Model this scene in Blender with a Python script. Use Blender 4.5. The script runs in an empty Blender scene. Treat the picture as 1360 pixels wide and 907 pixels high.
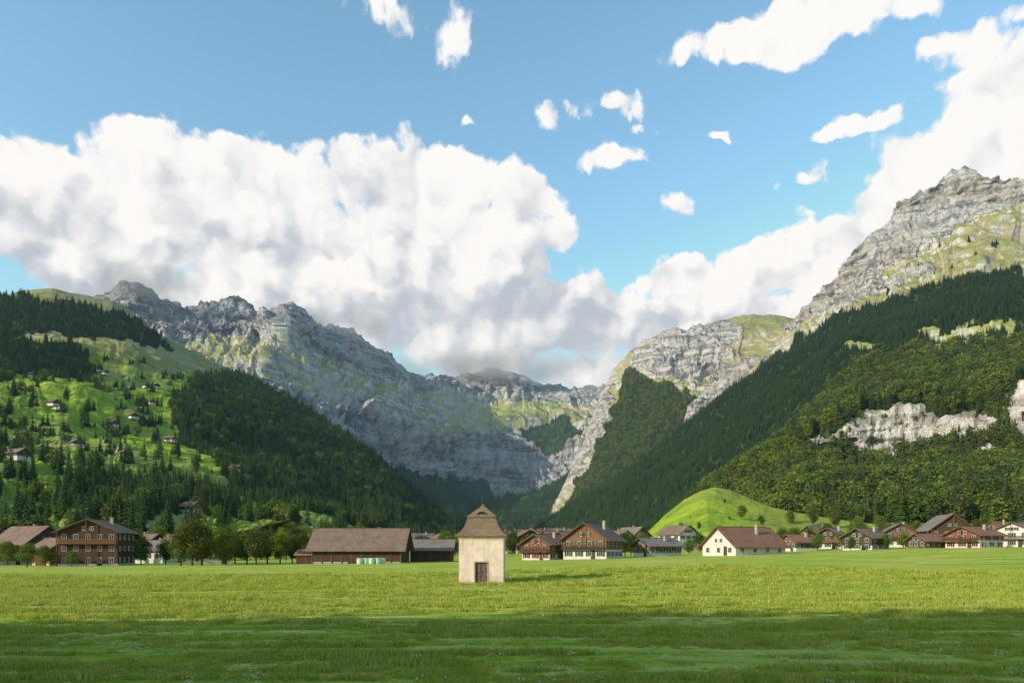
import bpy, math, random
import numpy as np
from mathutils import Vector, Matrix
random.seed(7); rng=np.random.default_rng(11)
F=907.; HY=729.; CX=680.; CH=3.0
SC=bpy.context.scene
# ---------------------------------------------------------------- noise
_perm=rng.permutation(256).astype(np.int32); _perm=np.concatenate([_perm,_perm])
_g=rng.normal(size=(256,3)); _g/=np.linalg.norm(_g,axis=1)[:,None]; _g=_g.astype(np.float32)
def perlin(x,y,z=0.0):
    x,y,z=np.broadcast_arrays(np.asarray(x,np.float32),np.asarray(y,np.float32),np.asarray(z,np.float32))
    xi=np.floor(x).astype(np.int32);yi=np.floor(y).astype(np.int32);zi=np.floor(z).astype(np.int32)
    xf=x-xi;yf=y-yi;zf=z-zi
    u=xf**3*(xf*(xf*6-15)+10);v=yf**3*(yf*(yf*6-15)+10);w=zf**3*(zf*(zf*6-15)+10)
    xi&=255;yi&=255;zi&=255
    def c(a,b,d):
        h=_perm[_perm[_perm[(xi+a)&255]+((yi+b)&255)]+((zi+d)&255)]
        g=_g[h]
        return g[...,0]*(xf-a)+g[...,1]*(yf-b)+g[...,2]*(zf-d)
    def L(a,b,t): return a+(b-a)*t
    return L(L(L(c(0,0,0),c(1,0,0),u),L(c(0,1,0),c(1,1,0),u),v),L(L(c(0,0,1),c(1,0,1),u),L(c(0,1,1),c(1,1,1),u),v),w)*1.5
def fbm(x,y,z=0.,o=5,g=.5):
    s=0;a=1.;f=1.
    for i in range(o):
        s=s+a*perlin(x*f+i*17.3,y*f+i*9.1,np.asarray(z)*f+i*3.7);a*=g;f*=2.03
    return s
def ridged(x,y,z=0.,o=5,g=.5):
    s=0;a=1.;f=1.;t=0
    for i in range(o):
        s=s+a*(1-2*np.abs(perlin(x*f+i*11.3,y*f+i*5.1,np.asarray(z)*f+i*7.7)));t+=a;a*=g;f*=2.07
    return s/t
def sst(a,b,x):
    t=np.clip((x-a)/(b-a),0,1);return t*t*(3-2*t)
def inpoly(px,py,poly):
    r=np.zeros(px.shape,bool);n=len(poly)
    for i in range(n):
        x1,y1=poly[i];x2,y2=poly[(i+1)%n]
        if y1==y2: continue
        c=((y1>py)!=(y2>py))&(px<(x2-x1)*(py-y1)/(y2-y1)+x1)
        r^=c
    return r
# ---------------------------------------------------------------- node helpers
class NT:
    def __init__(s,nt): s.nt=nt; nt.nodes.clear(); s.dim='3D'
    def n(s,t,**k):
        nd=s.nt.nodes.new(t)
        for a,b in k.items():
            if a.startswith('_'): setattr(nd,a[1:],b)
        return nd
    def l(s,a,b): s.nt.links.new(a,b)
    def setin(s,nd,i,v):
        if v is None: return
        if isinstance(v,bpy.types.NodeSocket): s.l(v,nd.inputs[i])
        else:
            sk=nd.inputs[i]
            if sk.type=='RGBA' and hasattr(v,'__len__') and len(v)==3: v=(*v,1)
            sk.default_value=v
    def math(s,op,a,b=None,c=None,clamp=False):
        nd=s.n('ShaderNodeMath',_operation=op,_use_clamp=clamp)
        s.setin(nd,0,a);s.setin(nd,1,b);s.setin(nd,2,c);return nd.outputs[0]
    def vm(s,op,a,b=None,sc=None):
        nd=s.n('ShaderNodeVectorMath',_operation=op)
        s.setin(nd,0,a);s.setin(nd,1,b)
        if sc is not None: s.setin(nd,'Scale',sc)
        return nd.outputs['Value'] if op in('DOT_PRODUCT','LENGTH') else nd.outputs[0]
    def mix(s,f,a,b,bt='MIX'):
        nd=s.n('ShaderNodeMix',_data_type='RGBA',_blend_type=bt)
        s.setin(nd,0,f);s.setin(nd,6,a);s.setin(nd,7,b);return nd.outputs[2]
    def noise(s,v,sc,det=5,ro=.55,dist=0.):
        nd=s.n('ShaderNodeTexNoise',_noise_dimensions=s.dim);s.setin(nd,'Vector',v)
        nd.inputs['Scale'].default_value=sc;nd.inputs['Detail'].default_value=det
        nd.inputs['Roughness'].default_value=ro;nd.inputs['Distortion'].default_value=dist
        return nd.outputs[0]
    def ss(s,x,a,b,lo=0.,hi=1.):
        nd=s.n('ShaderNodeMapRange',_interpolation_type='SMOOTHSTEP')
        s.setin(nd,0,x);s.setin(nd,1,a);s.setin(nd,2,b);s.setin(nd,3,lo);s.setin(nd,4,hi);return nd.outputs[0]
def new_mat(name):
    m=bpy.data.materials.new(name);m.use_nodes=True
    return m,NT(m.node_tree)
def finish(T,col,rough=.9,bump=None,bstr=.5,bdist=1.,spec=.2,transl=None):
    b=T.n('ShaderNodeBsdfPrincipled');T.setin(b,'Base Color',col);T.setin(b,'Roughness',rough)
    b.inputs['Specular IOR Level'].default_value=spec
    if bump is not None:
        bn=T.n('ShaderNodeBump');bn.inputs['Strength'].default_value=bstr;bn.inputs['Distance'].default_value=bdist
        T.l(bump,bn.inputs['Height']);T.l(bn.outputs[0],b.inputs['Normal'])
    out=T.n('ShaderNodeOutputMaterial');res=b.outputs[0]
    if transl:
        tr=T.n('ShaderNodeBsdfTranslucent');T.setin(tr,'Color',col)
        mx=T.n('ShaderNodeMixShader');mx.inputs[0].default_value=transl
        T.l(res,mx.inputs[1]);T.l(tr.outputs[0],mx.inputs[2]);res=mx.outputs[0]
    T.l(res,out.inputs[0])
def simple_mat(name,c1,c2,sc=3.,rough=.85,bstr=.3,stretch=(1,1,1),spec=.2,det=5):
    m,T=new_mat(name)
    tc=T.n('ShaderNodeTexCoord');v=T.vm('MULTIPLY',tc.outputs['Object'],stretch)
    n=T.noise(v,sc,det,.6);f=T.ss(n,.3,.7)
    finish(T,T.mix(f,c1,c2),rough,n,bstr,.05,spec);return m
def leaf_mat(name,c1,c2,c3,ns=.6,transl=.25,rk=.75):
    m,T=new_mat(name)
    oi=T.n('ShaderNodeObjectInfo');tc=T.n('ShaderNodeTexCoord')
    n=T.noise(tc.outputs['Object'],ns,2,.6)
    c=T.mix(T.ss(n,.35,.65),c1,c2);c=T.mix(T.math('MULTIPLY',oi.outputs['Random'],rk),c,c3)
    finish(T,c,.7,spec=.15,transl=transl);return m
M={}
M['spruce']=leaf_mat('spruce_needles',(.018,.048,.012),(.038,.084,.018),(.055,.092,.014),.4,.1)
M['spruce_l']=leaf_mat('young_spruce_needles',(.050,.105,.014),(.095,.155,.022),(.12,.165,.018),.4,.15)
M['leaf']=leaf_mat('tree_leaves',(.070,.125,.012),(.14,.20,.022),(.19,.22,.025),.6,.3)
M['leaf_d']=leaf_mat('dark_tree_leaves',(.034,.074,.010),(.072,.125,.018),(.12,.11,.022),.6,.25)
M['bark']=simple_mat('bark',(.05,.035,.025),(.10,.08,.06),6,stretch=(1,1,.3))
M['blade']=leaf_mat('grass_blades',(.19,.31,.015),(.35,.44,.03),(.54,.51,.12),.9,.35,1.)
M['clover']=simple_mat('clover_flowers',(.75,.75,.66),(.6,.62,.5),5)
def plaster_mat():
    m,T=new_mat('cream_plaster');tc=T.n('ShaderNodeTexCoord');O=tc.outputs['Object']
    n=T.noise(O,1.1,6,.65);s=T.noise(T.vm('MULTIPLY',O,(3.,3.,.35)),1.,5,.6)
    sp=T.n('ShaderNodeSeparateXYZ');T.l(O,sp.inputs[0])
    c=T.mix(T.ss(n,.35,.68),(.80,.65,.50),(.64,.50,.38))
    c=T.mix(T.ss(s,.5,.75,0,.45),c,(.42,.34,.27))
    low=T.math('MULTIPLY',T.ss(sp.outputs[2],1.0,.0),T.ss(n,.3,.6));c=T.mix(T.math('MULTIPLY',low,.6),c,(.32,.27,.20))
    finish(T,c,.93,n,.3,.05);return m
M['plaster']=plaster_mat()
M['white']=simple_mat('white_render',(.66,.62,.56),(.50,.47,.42),1.5,.9,.15)
M['wood_d']=simple_mat('dark_timber',(.055,.030,.017),(.11,.06,.033),5,stretch=(.3,.3,5))
M['wood_m']=simple_mat('brown_timber',(.15,.072,.035),(.24,.125,.06),5,stretch=(.3,.3,5))
M['wood_g']=simple_mat('weathered_timber',(.10,.07,.05),(.19,.14,.10),5,stretch=(5,5,.3))
M['stone']=simple_mat('stone',(.42,.37,.30),(.30,.26,.21),4,.9,.4)
M['iron']=simple_mat('iron',(.03,.03,.03),(.05,.045,.04),4,.5)
M['shutter']=simple_mat('green_shutter',(.03,.08,.04),(.04,.10,.05),3)
M['shutter_r']=simple_mat('red_shutter',(.20,.04,.025),(.16,.03,.02),3)
M['wrap']=simple_mat('bale_wrap',(.55,.65,.50),(.30,.50,.30),2,.4,.2,spec=.5)
def glass_mat():
    m,T=new_mat('window_glass');finish(T,(.02,.025,.03),.12,spec=.6);return m
M['glass']=glass_mat()
def tile_mat(name,c1,c2,c3):
    m,T=new_mat(name)
    tc=T.n('ShaderNodeTexCoord');sp=T.n('ShaderNodeSeparateXYZ');T.l(tc.outputs['Object'],sp.inputs[0])
    ad=T.math('ADD',sp.outputs[0],sp.outputs[1]);cb=T.n('ShaderNodeCombineXYZ');T.l(ad,cb.inputs[0]);T.l(sp.outputs[2],cb.inputs[1])
    br=T.n('ShaderNodeTexBrick');T.l(cb.outputs[0],br.inputs['Vector'])
    br.inputs['Scale'].default_value=1.;br.inputs['Brick Width'].default_value=.22;br.inputs['Row Height'].default_value=.14
    br.inputs['Mortar Size'].default_value=.012;br.inputs['Color1'].default_value=(*c1,1);br.inputs['Color2'].default_value=(*c2,1)
    br.inputs['Mortar'].default_value=(c1[0]*.35,c1[1]*.35,c1[2]*.35,1)
    n=T.noise(tc.outputs['Object'],1.2,6,.65);n2=T.noise(tc.outputs['Object'],.45,4,.6)
    col=T.mix(T.ss(n,.42,.68),br.outputs[0],c3)
    col=T.mix(T.ss(n2,.45,.65,0,.5),col,(c1[0]*.6,c1[1]*.6,c1[2]*.6))
    finish(T,col,.85,n,.3,.05);return m
M['tile_br']=tile_mat('brown_roof_tiles',(.21,.13,.09),(.30,.19,.135),(.22,.175,.13))
M['tile_rd']=tile_mat('red_roof_tiles',(.27,.125,.075),(.35,.17,.10),(.22,.13,.09))
M['tile_gr']=tile_mat('grey_roof_tiles',(.22,.18,.15),(.29,.25,.21),(.19,.165,.135))
M['tile_ch']=tile_mat('chapel_roof_tiles',(.23,.15,.09),(.36,.24,.145),(.17,.145,.09))
# terrain
def terrain_mat(name,rock1=(.54,.515,.47),rock2=(.17,.165,.17),scale=1.,bare0=.72,bare1=.52,ledgek=.35):
    m,T=new_mat(name)
    geo=T.n('ShaderNodeNewGeometry');at=T.n('ShaderNodeAttribute',_attribute_name='cover')
    sp=T.n('ShaderNodeSeparateColor');T.l(at.outputs['Color'],sp.inputs[0])
    P=geo.outputs['Position']
    sn=T.n('ShaderNodeSeparateXYZ');T.l(geo.outputs['Normal'],sn.inputs[0])
    nz=T.math('ABSOLUTE',sn.outputs[2])
    nA=T.noise(P,.004/scale,6,.62);nB=T.noise(P,.03/scale,6,.65);nC=T.noise(P,.15/scale,4,.6)
    st=T.noise(T.vm('MULTIPLY',P,(.003/scale,.003/scale,.035/scale)),1.,6,.68,.8)
    vs=T.noise(T.vm('MULTIPLY',P,(.035/scale,.035/scale,.006/scale)),1.,6,.68,.4)
    rf=T.ss(T.math('ADD',T.math('MULTIPLY',st,.55),T.math('MULTIPLY',vs,.45)),.41,.56)
    rc=T.mix(rf,rock2,rock1)
    rc=T.mix(T.ss(nA,.45,.65,0,.5),rc,(.42,.365,.29))
    ac=T.mix(T.ss(nB,.35,.65),(.17,.19,.045),(.31,.28,.10))
    ac=T.mix(T.ss(nA,.46,.64,0,.75),ac,(.38,.32,.19))
    mc=T.mix(T.ss(nB,.35,.6),(.14,.24,.014),(.29,.38,.028))
    mc=T.mix(T.ss(nA,.42,.6,0,.75),mc,(.27,.30,.05))
    mc=T.mix(T.ss(nC,.5,.7,0,.5),mc,(.09,.15,.014))
    fc=T.mix(T.ss(nC,.4,.6),(.024,.046,.012),(.05,.08,.018))
    ledge=T.ss(T.math('ADD',nz,T.math('MULTIPLY',T.math('SUBTRACT',nB,.5),.9)),.66,.82)
    rockc=T.mix(T.math('MULTIPLY',ledge,ledgek),rc,ac)
    bare=T.ss(T.math('ADD',nz,T.math('MULTIPLY',T.math('SUBTRACT',nB,.5),1.3)),bare0,bare1)
    alp=T.mix(T.math('MULTIPLY',bare,.85),ac,rc)
    c=T.mix(sp.outputs[0],alp,rockc);c=T.mix(sp.outputs[1],c,mc);c=T.mix(sp.outputs[2],c,fc)
    h=T.math('ADD',T.math('MULTIPLY',nB,6.),T.math('ADD',T.math('MULTIPLY',vs,12.),T.math('MULTIPLY',nC,2.5)))
    bs=T.math('ADD',T.math('MULTIPLY',sp.outputs[0],.8),.2)
    hh=T.math('MULTIPLY',h,bs)
    finish(T,c,.95,hh,1.,2.*scale,.1);return m
M['terr']=terrain_mat('mountain_terrain')
M['terr_far']=terrain_mat('far_mountain_terrain',scale=2.0,rock1=(.44,.435,.43),rock2=(.11,.12,.145),bare0=.74,bare1=.56,ledgek=.3)  # cooler, bluish rock colours: distance haze tinted into the rock
M['terr_near']=terrain_mat('hillside_terrain',scale=.6,rock1=(.66,.61,.53),rock2=(.24,.22,.19),bare0=.5,bare1=.3,ledgek=.5)
# field
def field_mat():
    m,T=new_mat('meadow_grass')
    geo=T.n('ShaderNodeNewGeometry');P=geo.outputs['Position']
    n1=T.noise(P,.06,5,.6);n2=T.noise(P,1.3,6,.7);n3=T.noise(P,9.,5,.7)
    sw=T.noise(T.vm('MULTIPLY',P,(.07,.75,0)),1.,6,.68,.4)
    c=T.mix(T.ss(n2,.38,.62),(.20,.32,.015),(.42,.50,.04))
    c=T.mix(T.ss(sw,.46,.56,0,.9),c,(.64,.58,.16))
    c=T.mix(T.ss(sw,.44,.36,0,.7),c,(.17,.30,.015))
    c=T.mix(T.ss(n1,.42,.6,0,.45),c,(.28,.44,.02))
    c=T.mix(T.ss(n3,.5,.7,0,.75),c,(.09,.16,.012))
    c=T.mix(T.ss(n3,.38,.27,0,.6),c,(.58,.54,.20))
    h=T.math('ADD',T.math('MULTIPLY',n3,.08),T.math('ADD',T.math('MULTIPLY',n2,.12),T.math('MULTIPLY',sw,.6)))
    finish(T,c,.95,h,1.,1.,.1);return m
M['field']=field_mat()
# ---------------------------------------------------------------- mesh helpers
def link(o,parent=None,coll=None):
    (coll or SC.collection).objects.link(o)
    if parent: o.parent=parent
    return o
def grid_mesh(name,P,mats,cover=None,coll=None):
    nr,nc=P.shape[:2];me=bpy.data.meshes.new(name)
    me.vertices.add(nr*nc);me.vertices.foreach_set('co',P.astype(np.float32).ravel())
    i=np.arange((nr-1)*(nc-1));r=i//(nc-1);c=i%(nc-1);a=r*nc+c
    q=np.stack([a,a+nc,a+nc+1,a+1],1).astype(np.int32)
    me.loops.add(q.size);me.loops.foreach_set('vertex_index',q.ravel())
    me.polygons.add(len(q));me.polygons.foreach_set('loop_start',np.arange(0,q.size,4,dtype=np.int32))
    me.polygons.foreach_set('use_smooth',np.ones(len(q),bool))
    me.update(calc_edges=True);me.validate()
    if cover is not None:
        at=me.attributes.new('cover','FLOAT_COLOR','POINT')
        c4=np.ones((nr*nc,4),np.float32);c4[:,:3]=cover.reshape(-1,3);at.data.foreach_set('color',c4.ravel())
    me.materials.append(mats);o=bpy.data.objects.new(name,me);return link(o,coll=coll)
class MB:
    def __init__(s): s.v=[];s.f=[];s.m=[]
    def add(s,vs,fs,mi=0):
        b=len(s.v);s.v+=[tuple(x) for x in vs];s.f+=[tuple(b+i for i in f) for f in fs];s.m+=[mi]*len(fs)
    def box(s,x0,x1,y0,y1,z0,z1,mi=0):
        s.add([(x0,y0,z0),(x1,y0,z0),(x1,y1,z0),(x0,y1,z0),(x0,y0,z1),(x1,y0,z1),(x1,y1,z1),(x0,y1,z1)],
              [(0,3,2,1),(4,5,6,7),(0,1,5,4),(1,2,6,5),(2,3,7,6),(3,0,4,7)],mi)
    def tube(s,p0,p1,r0,r1,n=6,mi=0):
        p0=Vector(p0);p1=Vector(p1);d=(p1-p0).normalized();a=d.orthogonal().normalized();b=d.cross(a)
        vs=[];
        for p,r in((p0,r0),(p1,r1)):
            for i in range(n):
                t=2*math.pi*i/n;vs.append(p+a*math.cos(t)*r+b*math.sin(t)*r)
        s.add(vs,[(i,(i+1)%n,n+(i+1)%n,n+i) for i in range(n)]+[tuple(range(n-1,-1,-1)),tuple(range(n,2*n))],mi)
    def obj(s,name,mats,parent=None,coll=None,smooth=False):
        me=bpy.data.meshes.new(name);me.from_pydata(s.v,[],s.f)
        for m in mats: me.materials.append(m)
        me.polygons.foreach_set('material_index',np.array(s.m,np.int32))
        if smooth: me.polygons.foreach_set('use_smooth',np.ones(len(s.f),bool))
        me.update();o=bpy.data.objects.new(name,me);return link(o,parent,coll)
# ---------------------------------------------------------------- ground
def G(x,y):
    x=np.asarray(x,float);y=np.asarray(y,float)
    s=sst(45,150,y);t=np.interp(x,[-400,-112,-40,0,28,112,400],[-1.,-.8,-.1,.35,1.0,3.3,6.])
    z=s*t
    z=z+.9*np.exp(-(((x-20)/24)**2+((y-80)/20)**2))
    z=z+np.clip(y-210,0,2500)*.028+np.clip(-y-60,0,3000)*.01
    z=z+.10*perlin(x/14,y/14,.3)*sst(200,60,np.abs(y))
    return z
def build_ground():
    u=np.linspace(-1,1,420);xs=np.sinh(u*6.2)/np.sinh(6.2)*14000
    v=np.linspace(-.62,1,520);ys=np.sinh(v*5.6)/np.sinh(5.6)*13000+30
    X,Y=np.meshgrid(xs,ys);Z=G(X,Y)
    grid_mesh('meadow_ground',np.stack([X,Y,Z],-1),M['field'])
build_ground()
# ---------------------------------------------------------------- mountain patches
def catmull(K,n):
    k=K.shape[0];out=[]
    Ke=np.concatenate([2*K[:1]-K[1:2],K,2*K[-1:]-K[-2:-1]],0)
    for i in range(k-1):
        p0,p1,p2,p3=Ke[i],Ke[i+1],Ke[i+2],Ke[i+3]
        tt=np.linspace(0,1,n[i],endpoint=(i==k-2))
        for t in tt:
            cr=.5*((2*p1)+(-p0+p2)*t+(2*p0-5*p1+4*p2-p3)*t*t+(-p0+3*p1-3*p2+p3)*t**3)
            li=p1+(p2-p1)*t
            out.append(.5*cr+.5*li)
    return np.array(out)
PATCH={}
def patch(name,px0,px1,dpx,lines,nrows,polys,mat,amp,ribs,seed=0,scale=1.,post=None,nback=14,crestk=.5,undk=.35,jag=0.,warp=9.,rockgain=.7,stepk=.5):
    cols=np.arange(px0,px1+dpx,dpx).astype(float)
    K=[]
    for L in lines:
        L=sorted(L);a=np.array(L,float)
        K.append(np.stack([np.interp(cols,a[:,0],a[:,1]),np.interp(cols,a[:,0],a[:,2])],-1))
    K=np.array(K)
    R=catmull(K,nrows)
    PY=R[...,0];D=R[...,1];PX=np.broadcast_to(cols,PY.shape)
    X=(PX-CX)/F*D;Z=CH+(HY-PY)/F*D;Y=D.copy()
    wx=fbm(PX/22,PY/22,seed+.5,5)*warp;wy=fbm(PX/22,PY/22,seed+9.5,5)*warp*.8
    QX=PX+wx;QY=PY+wy
    rock=np.zeros(PX.shape);mead=np.zeros(PX.shape);forest=np.zeros(PX.shape)
    for kind,poly in polys:
        m=inpoly(QX,QY,poly)
        if kind=='rock': rock[m]=1;mead[m]=0;forest[m]=0
        elif kind=='mead': mead[m]=1;rock[m]=0;forest[m]=0
        elif kind=='pale': mead[m]=.3;rock[m]=0;forest[m]=0
        elif kind=='forest': forest[m]=1;mead[m]=0;rock[m]=0
        elif kind=='alp': forest[m]=0;mead[m]=0;rock[m]=0
    if post: rock,mead,forest=post(PX,PY,X,Y,Z,rock,mead,forest)
    P=np.stack([X,Y,Z],-1)
    def normals(P):
        du=np.gradient(P,axis=1);dv=np.gradient(P,axis=0);n=np.cross(du,dv);n/=np.linalg.norm(n,axis=-1)[...,None]+1e-9
        n[n[...,2]<0]*=-1;return n
    N=normals(P)
    N[...,2]=np.maximum(N[...,2],.25);N/=np.linalg.norm(N,axis=-1)[...,None]
    s=scale
    def blur(a,k=6):
        for ax in(0,1):
            c=np.cumsum(np.pad(a,[(k+1,k) if i==ax else (0,0) for i in(0,1)],mode='edge'),axis=ax)
            a=(c[2*k+1:]-c[:-2*k-1])/(2*k+1) if ax==0 else (c[:,2*k+1:]-c[:,:-2*k-1])/(2*k+1)
        return a
    rk=blur(rock);al=blur(1-np.clip(rock+mead+forest,0,1))
    base=ridged(X/(1100*s),Y/(1100*s),Z/(900*s)+seed,6,.50)-.35
    fine=ridged(X/(150*s),Y/(150*s),Z/(110*s)+seed+3,5,.6)-.3
    rib=ridged(PX/ribs[0]+fbm(PX/60,PY/60,seed,3)*1.2,PY/(ribs[0]*3.)+fbm(PX/50,PY/50,seed+4,2)*.6,seed+1.,5,.55)-.3
    rib2=ridged(PX/8.+fbm(PX/30,PY/30,seed+2,3)*.8,PY/45,seed+6.,4,.6)-.3
    top=sst(0,nrows[0]*1.0,np.arange(PX.shape[0]))[:,None]*(1-crestk)+crestk
    A=amp*((1-rockgain)+rockgain*rk+.25*al)
    dsp=(base*1.3+rib*ribs[1])*A*top+fine*amp*.22*(rk+.25*al)*(.5+.5*top)+rib2*amp*.16*rk*top
    stz=Z/(150*s)+fbm(X/(500*s),Y/(500*s),seed+2,4)*1.1
    fr=stz%1;step=np.where(fr<.8,fr/.8,(1-fr)/.2)
    Nh=N.copy();Nh[...,2]*=.15;Nh/=np.linalg.norm(Nh,axis=-1)[...,None]+1e-6
    st2=Z/(45*s)+fbm(X/(300*s),Y/(300*s),seed+12,3)*.9;f2=st2%1;step2=np.where(f2<.75,f2/.75,(1-f2)/.25)
    dh=(rk*amp*stepk*(.5-step)+rk*amp*stepk*.35*(.5-step2))*sst(-.5,.2,fbm(X/(700*s),Y/(700*s),seed+8,3))*(.4+.6*top)
    und=fbm(X/(260*s),Y/(260*s),seed+6,4)*amp*undk*(1-rk)
    P=P+N*(dsp+und*top)[...,None]+Nh*dh[...,None]
    if jag:
        jr=np.exp(-np.arange(PX.shape[0])/(nrows[0]*.35))[:,None]
        P[...,2]+=jag*jr*(ridged(PX/32,seed+.3,0.,5,.55)-.45)*(.2+.8*rk)
    B=[]
    for i in range(nback,0,-1):
        t=i/nback;r=P[0].copy();k=1+.35*t
        r[:,0]*=k;r[:,1]*=k;r[:,2]=P[0][:,2]*(1-t**1.2)+(-20)*t**1.2
        r[:,2]+=(ridged(r[:,0]/(300*s),r[:,1]/(300*s),seed+5.,4)-.8)*amp*.3*min(1,t*3)*(1-t)
        B.append(r)
    PP=np.concatenate([np.array(B),P],0)
    cov=np.stack([rock,mead,forest],-1);cb=np.repeat(cov[:1],nback,0)
    cc=np.concatenate([cb,cov],0)
    o=grid_mesh(name,PP,mat,cc)
    PATCH[name]=dict(P=P,PX=PX,PY=PY,forest=forest,rock=rock,mead=mead,o=o)
    return PATCH[name]

# --- left hill
Lp=[('mead',[(-900,300),(1000,300),(1000,900),(-900,900)]),
 ('alp',[(-900,300),(320,380),(320,500),(200,498),(60,455),(-900,400)]),
 ('forest',[(-900,350),(20,394),(60,400),(110,402),(160,415),(200,440),(228,462),(200,462),(150,450),(80,446),(0,452),(-900,440)]),
 ('forest',[(-900,455),(0,455),(60,462),(115,472),(130,490),(100,500),(40,500),(0,512),(-900,520)]),
 ('forest',[(225,530),(250,508),(310,490),(350,505),(400,530),(640,715),(640,740),(480,712),(420,694),(350,668),(310,655),(285,630),(250,600),(220,560)]),
 ('forest',[(85,655),(150,645),(240,650),(300,665),(340,685),(240,685),(180,692),(120,684),(80,675)])]
def postL(PX,PY,X,Y,Z,rock,mead,forest):
    n=fbm(PX/20,PY/8,4.2,4,.55)
    c=(mead>0)&(n>.42)&(PY>470);forest[c]=1;mead[c]=0
    n2=fbm(PX/90,PY/40,8.2,3)
    d=(mead>0)&(n2<-.1);mead[d]=.6
    return rock,mead,forest
patch('forested_hill',-700,632,1.6,[
 [(-700,330,1500),(-300,365,1500),(0,394,1550),(30,388,1600),(70,386,1650),(110,393,1700),(150,403,1750),(185,425,1800),(215,448,1850),(240,462,1900),(300,487,1850),(350,508,1800),(400,535,1750),(450,567,1650),(500,605,1550),(550,652,1400),(600,697,1250),(635,718,1200)],
 [(-700,430,1150),(-300,450,1150),(0,455,1150),(100,470,1200),(200,500,1250),(300,530,1300),(400,575,1300),(500,635,1250),(600,705,1150),(635,722,1150)],
 [(-700,560,700),(-300,550,700),(0,545,750),(100,560,800),(200,585,850),(300,610,900),(400,640,950),(500,680,1000),(635,726,1100)],
 [(-700,640,400),(0,630,480),(100,640,520),(200,655,560),(300,672,620),(400,685,700),(500,705,850),(635,730,1000)],
 [(-700,720,260),(0,705,300),(200,708,330),(400,716,450),(635,736,900)],
 [(-700,775,200),(635,760,700)]],[90,90,70,60,14],Lp,M['terr_near'],28,(70,.6),seed=1.3,scale=.5,post=postL,crestk=.3,undk=.5)
# --- far mountain
patch('alpine_mountain',40,900,1.,[
 [(40,440,4300),(100,418,4300),(135,391,4300),(160,383,4300),(180,381,4300),(215,396,4400),(240,408,4500),(262,406,4550),(300,404,4600),(322,405,4650),(340,419,4700),(360,416,4650),(372,408,4600),(386,405,4600),(398,415,4700),(415,427,4900),(430,437,5100),(455,438,5300),(480,452,5500),(500,467,5700),(520,475,5900),(540,491,6200),(560,500,6600),(600,504,7200),(625,497,7400),(650,490,7500),(670,491,7500),(700,499,7500),(720,509,7400),(745,516,7300),(800,514,7000),(900,500,6800)],
 [(40,470,4000),(135,430,4050),(180,438,4050),(240,455,4100),(300,460,4200),(340,466,4200),(378,450,4150),(420,480,4400),(480,502,4900),(540,525,5600),(600,528,6500),(650,530,6800),(720,535,6700),(800,540,6400),(900,545,6200)],
 [(40,500,3600),(200,480,3500),(300,490,3500),(350,495,3500),(400,510,3700),(480,538,4100),(540,562,4600),(600,574,5200),(650,574,5600),(720,572,5600),(760,567,5500),(900,580,5000)],
 [(40,600,2900),(300,560,2900),(400,590,3000),(480,612,3300),(550,640,3900),(600,653,4400),(680,655,4700),(740,642,4700),(900,640,4300)],
 [(40,680,2200),(300,680,2300),(450,692,2400),(560,702,2700),(650,697,3300),(740,692,3300),(900,690,3200)],
 [(40,745,1900),(900,745,2600)]],[100,60,110,60,16],
 [('rock',[(0,300),(900,300),(900,538),(720,536),(650,530),(600,530),(540,526),(480,503),(420,482),(378,455),(340,468),(300,463),(240,458),(135,436),(40,470)]),
  ('rock',[(250,520),(420,540),(480,550),(540,568),(600,578),(650,580),(720,578),(770,575),(760,640),(700,650),(640,650),(590,640),(500,620),(400,600),(280,560)]),
  ('pale',[(622,545),(660,538),(750,536),(745,556),(700,566),(640,566)]),
  ('forest',[(440,605),(500,622),(560,625),(590,642),(640,640),(660,654),(700,656),(740,632),(800,640),(800,760),(400,760),(390,615)]),
  ('forest',[(690,575),(750,562),(770,580),(740,600),(700,590)])],
 M['terr_far'],150,(52,.9),seed=4.1,scale=1.4,crestk=.22,jag=70,stepk=.45)
# --- middle right mountain
patch('rocky_mountain',722,1260,.9,[
 [(722,690,3500),(740,660,3600),(760,622,3650),(785,572,3700),(798,527,3800),(815,490,3850),(840,467,3900),(860,455,3900),(880,443,3950),(920,436,4000),(955,431,4200),(975,421,4300),(1000,418,4300),(1030,418,4300),(1055,423,4300),(1080,410,4300),(1260,400,4300)],
 [(722,700,3300),(740,672,3400),(780,605,3500),(800,562,3500),(840,510,3450),(880,490,3450),(920,480,3500),(980,465,3600),(1055,450,3600),(1260,450,3400)],
 [(722,710,3100),(740,690,3200),(780,645,3100),(820,600,3000),(880,560,2950),(920,540,2950),(980,520,2950),(1055,500,2900),(1260,500,2800)],
 [(722,725,2900),(740,710,2900),(800,680,2700),(880,655,2500),(1000,620,2400),(1260,600,2300)],
 [(722,745,2500),(1260,745,2000)]],[110,80,80,30],
 [('rock',[(836,465),(862,452),(885,438),(955,427),(985,440),(975,470),(950,500),(925,517),(900,502),(870,492),(845,490)]),
  ('rock',[(740,625),(760,600),(785,560),(795,520),(818,510),(815,560),(795,590),(765,635)]),
  ('rock',[(900,560),(930,530),(960,490),(1000,470),(1010,480),(960,540),(915,580)]),
  ('forest',[(745,710),(768,645),(792,605),(816,560),(826,515),(838,492),(852,498),(900,518),(928,532),(905,570),(880,600),(850,640),(830,760),(740,760)])],
 M['terr'],66,(30,.8),seed=7.7,scale=.9,crestk=.3,jag=35,stepk=.7)
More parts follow.
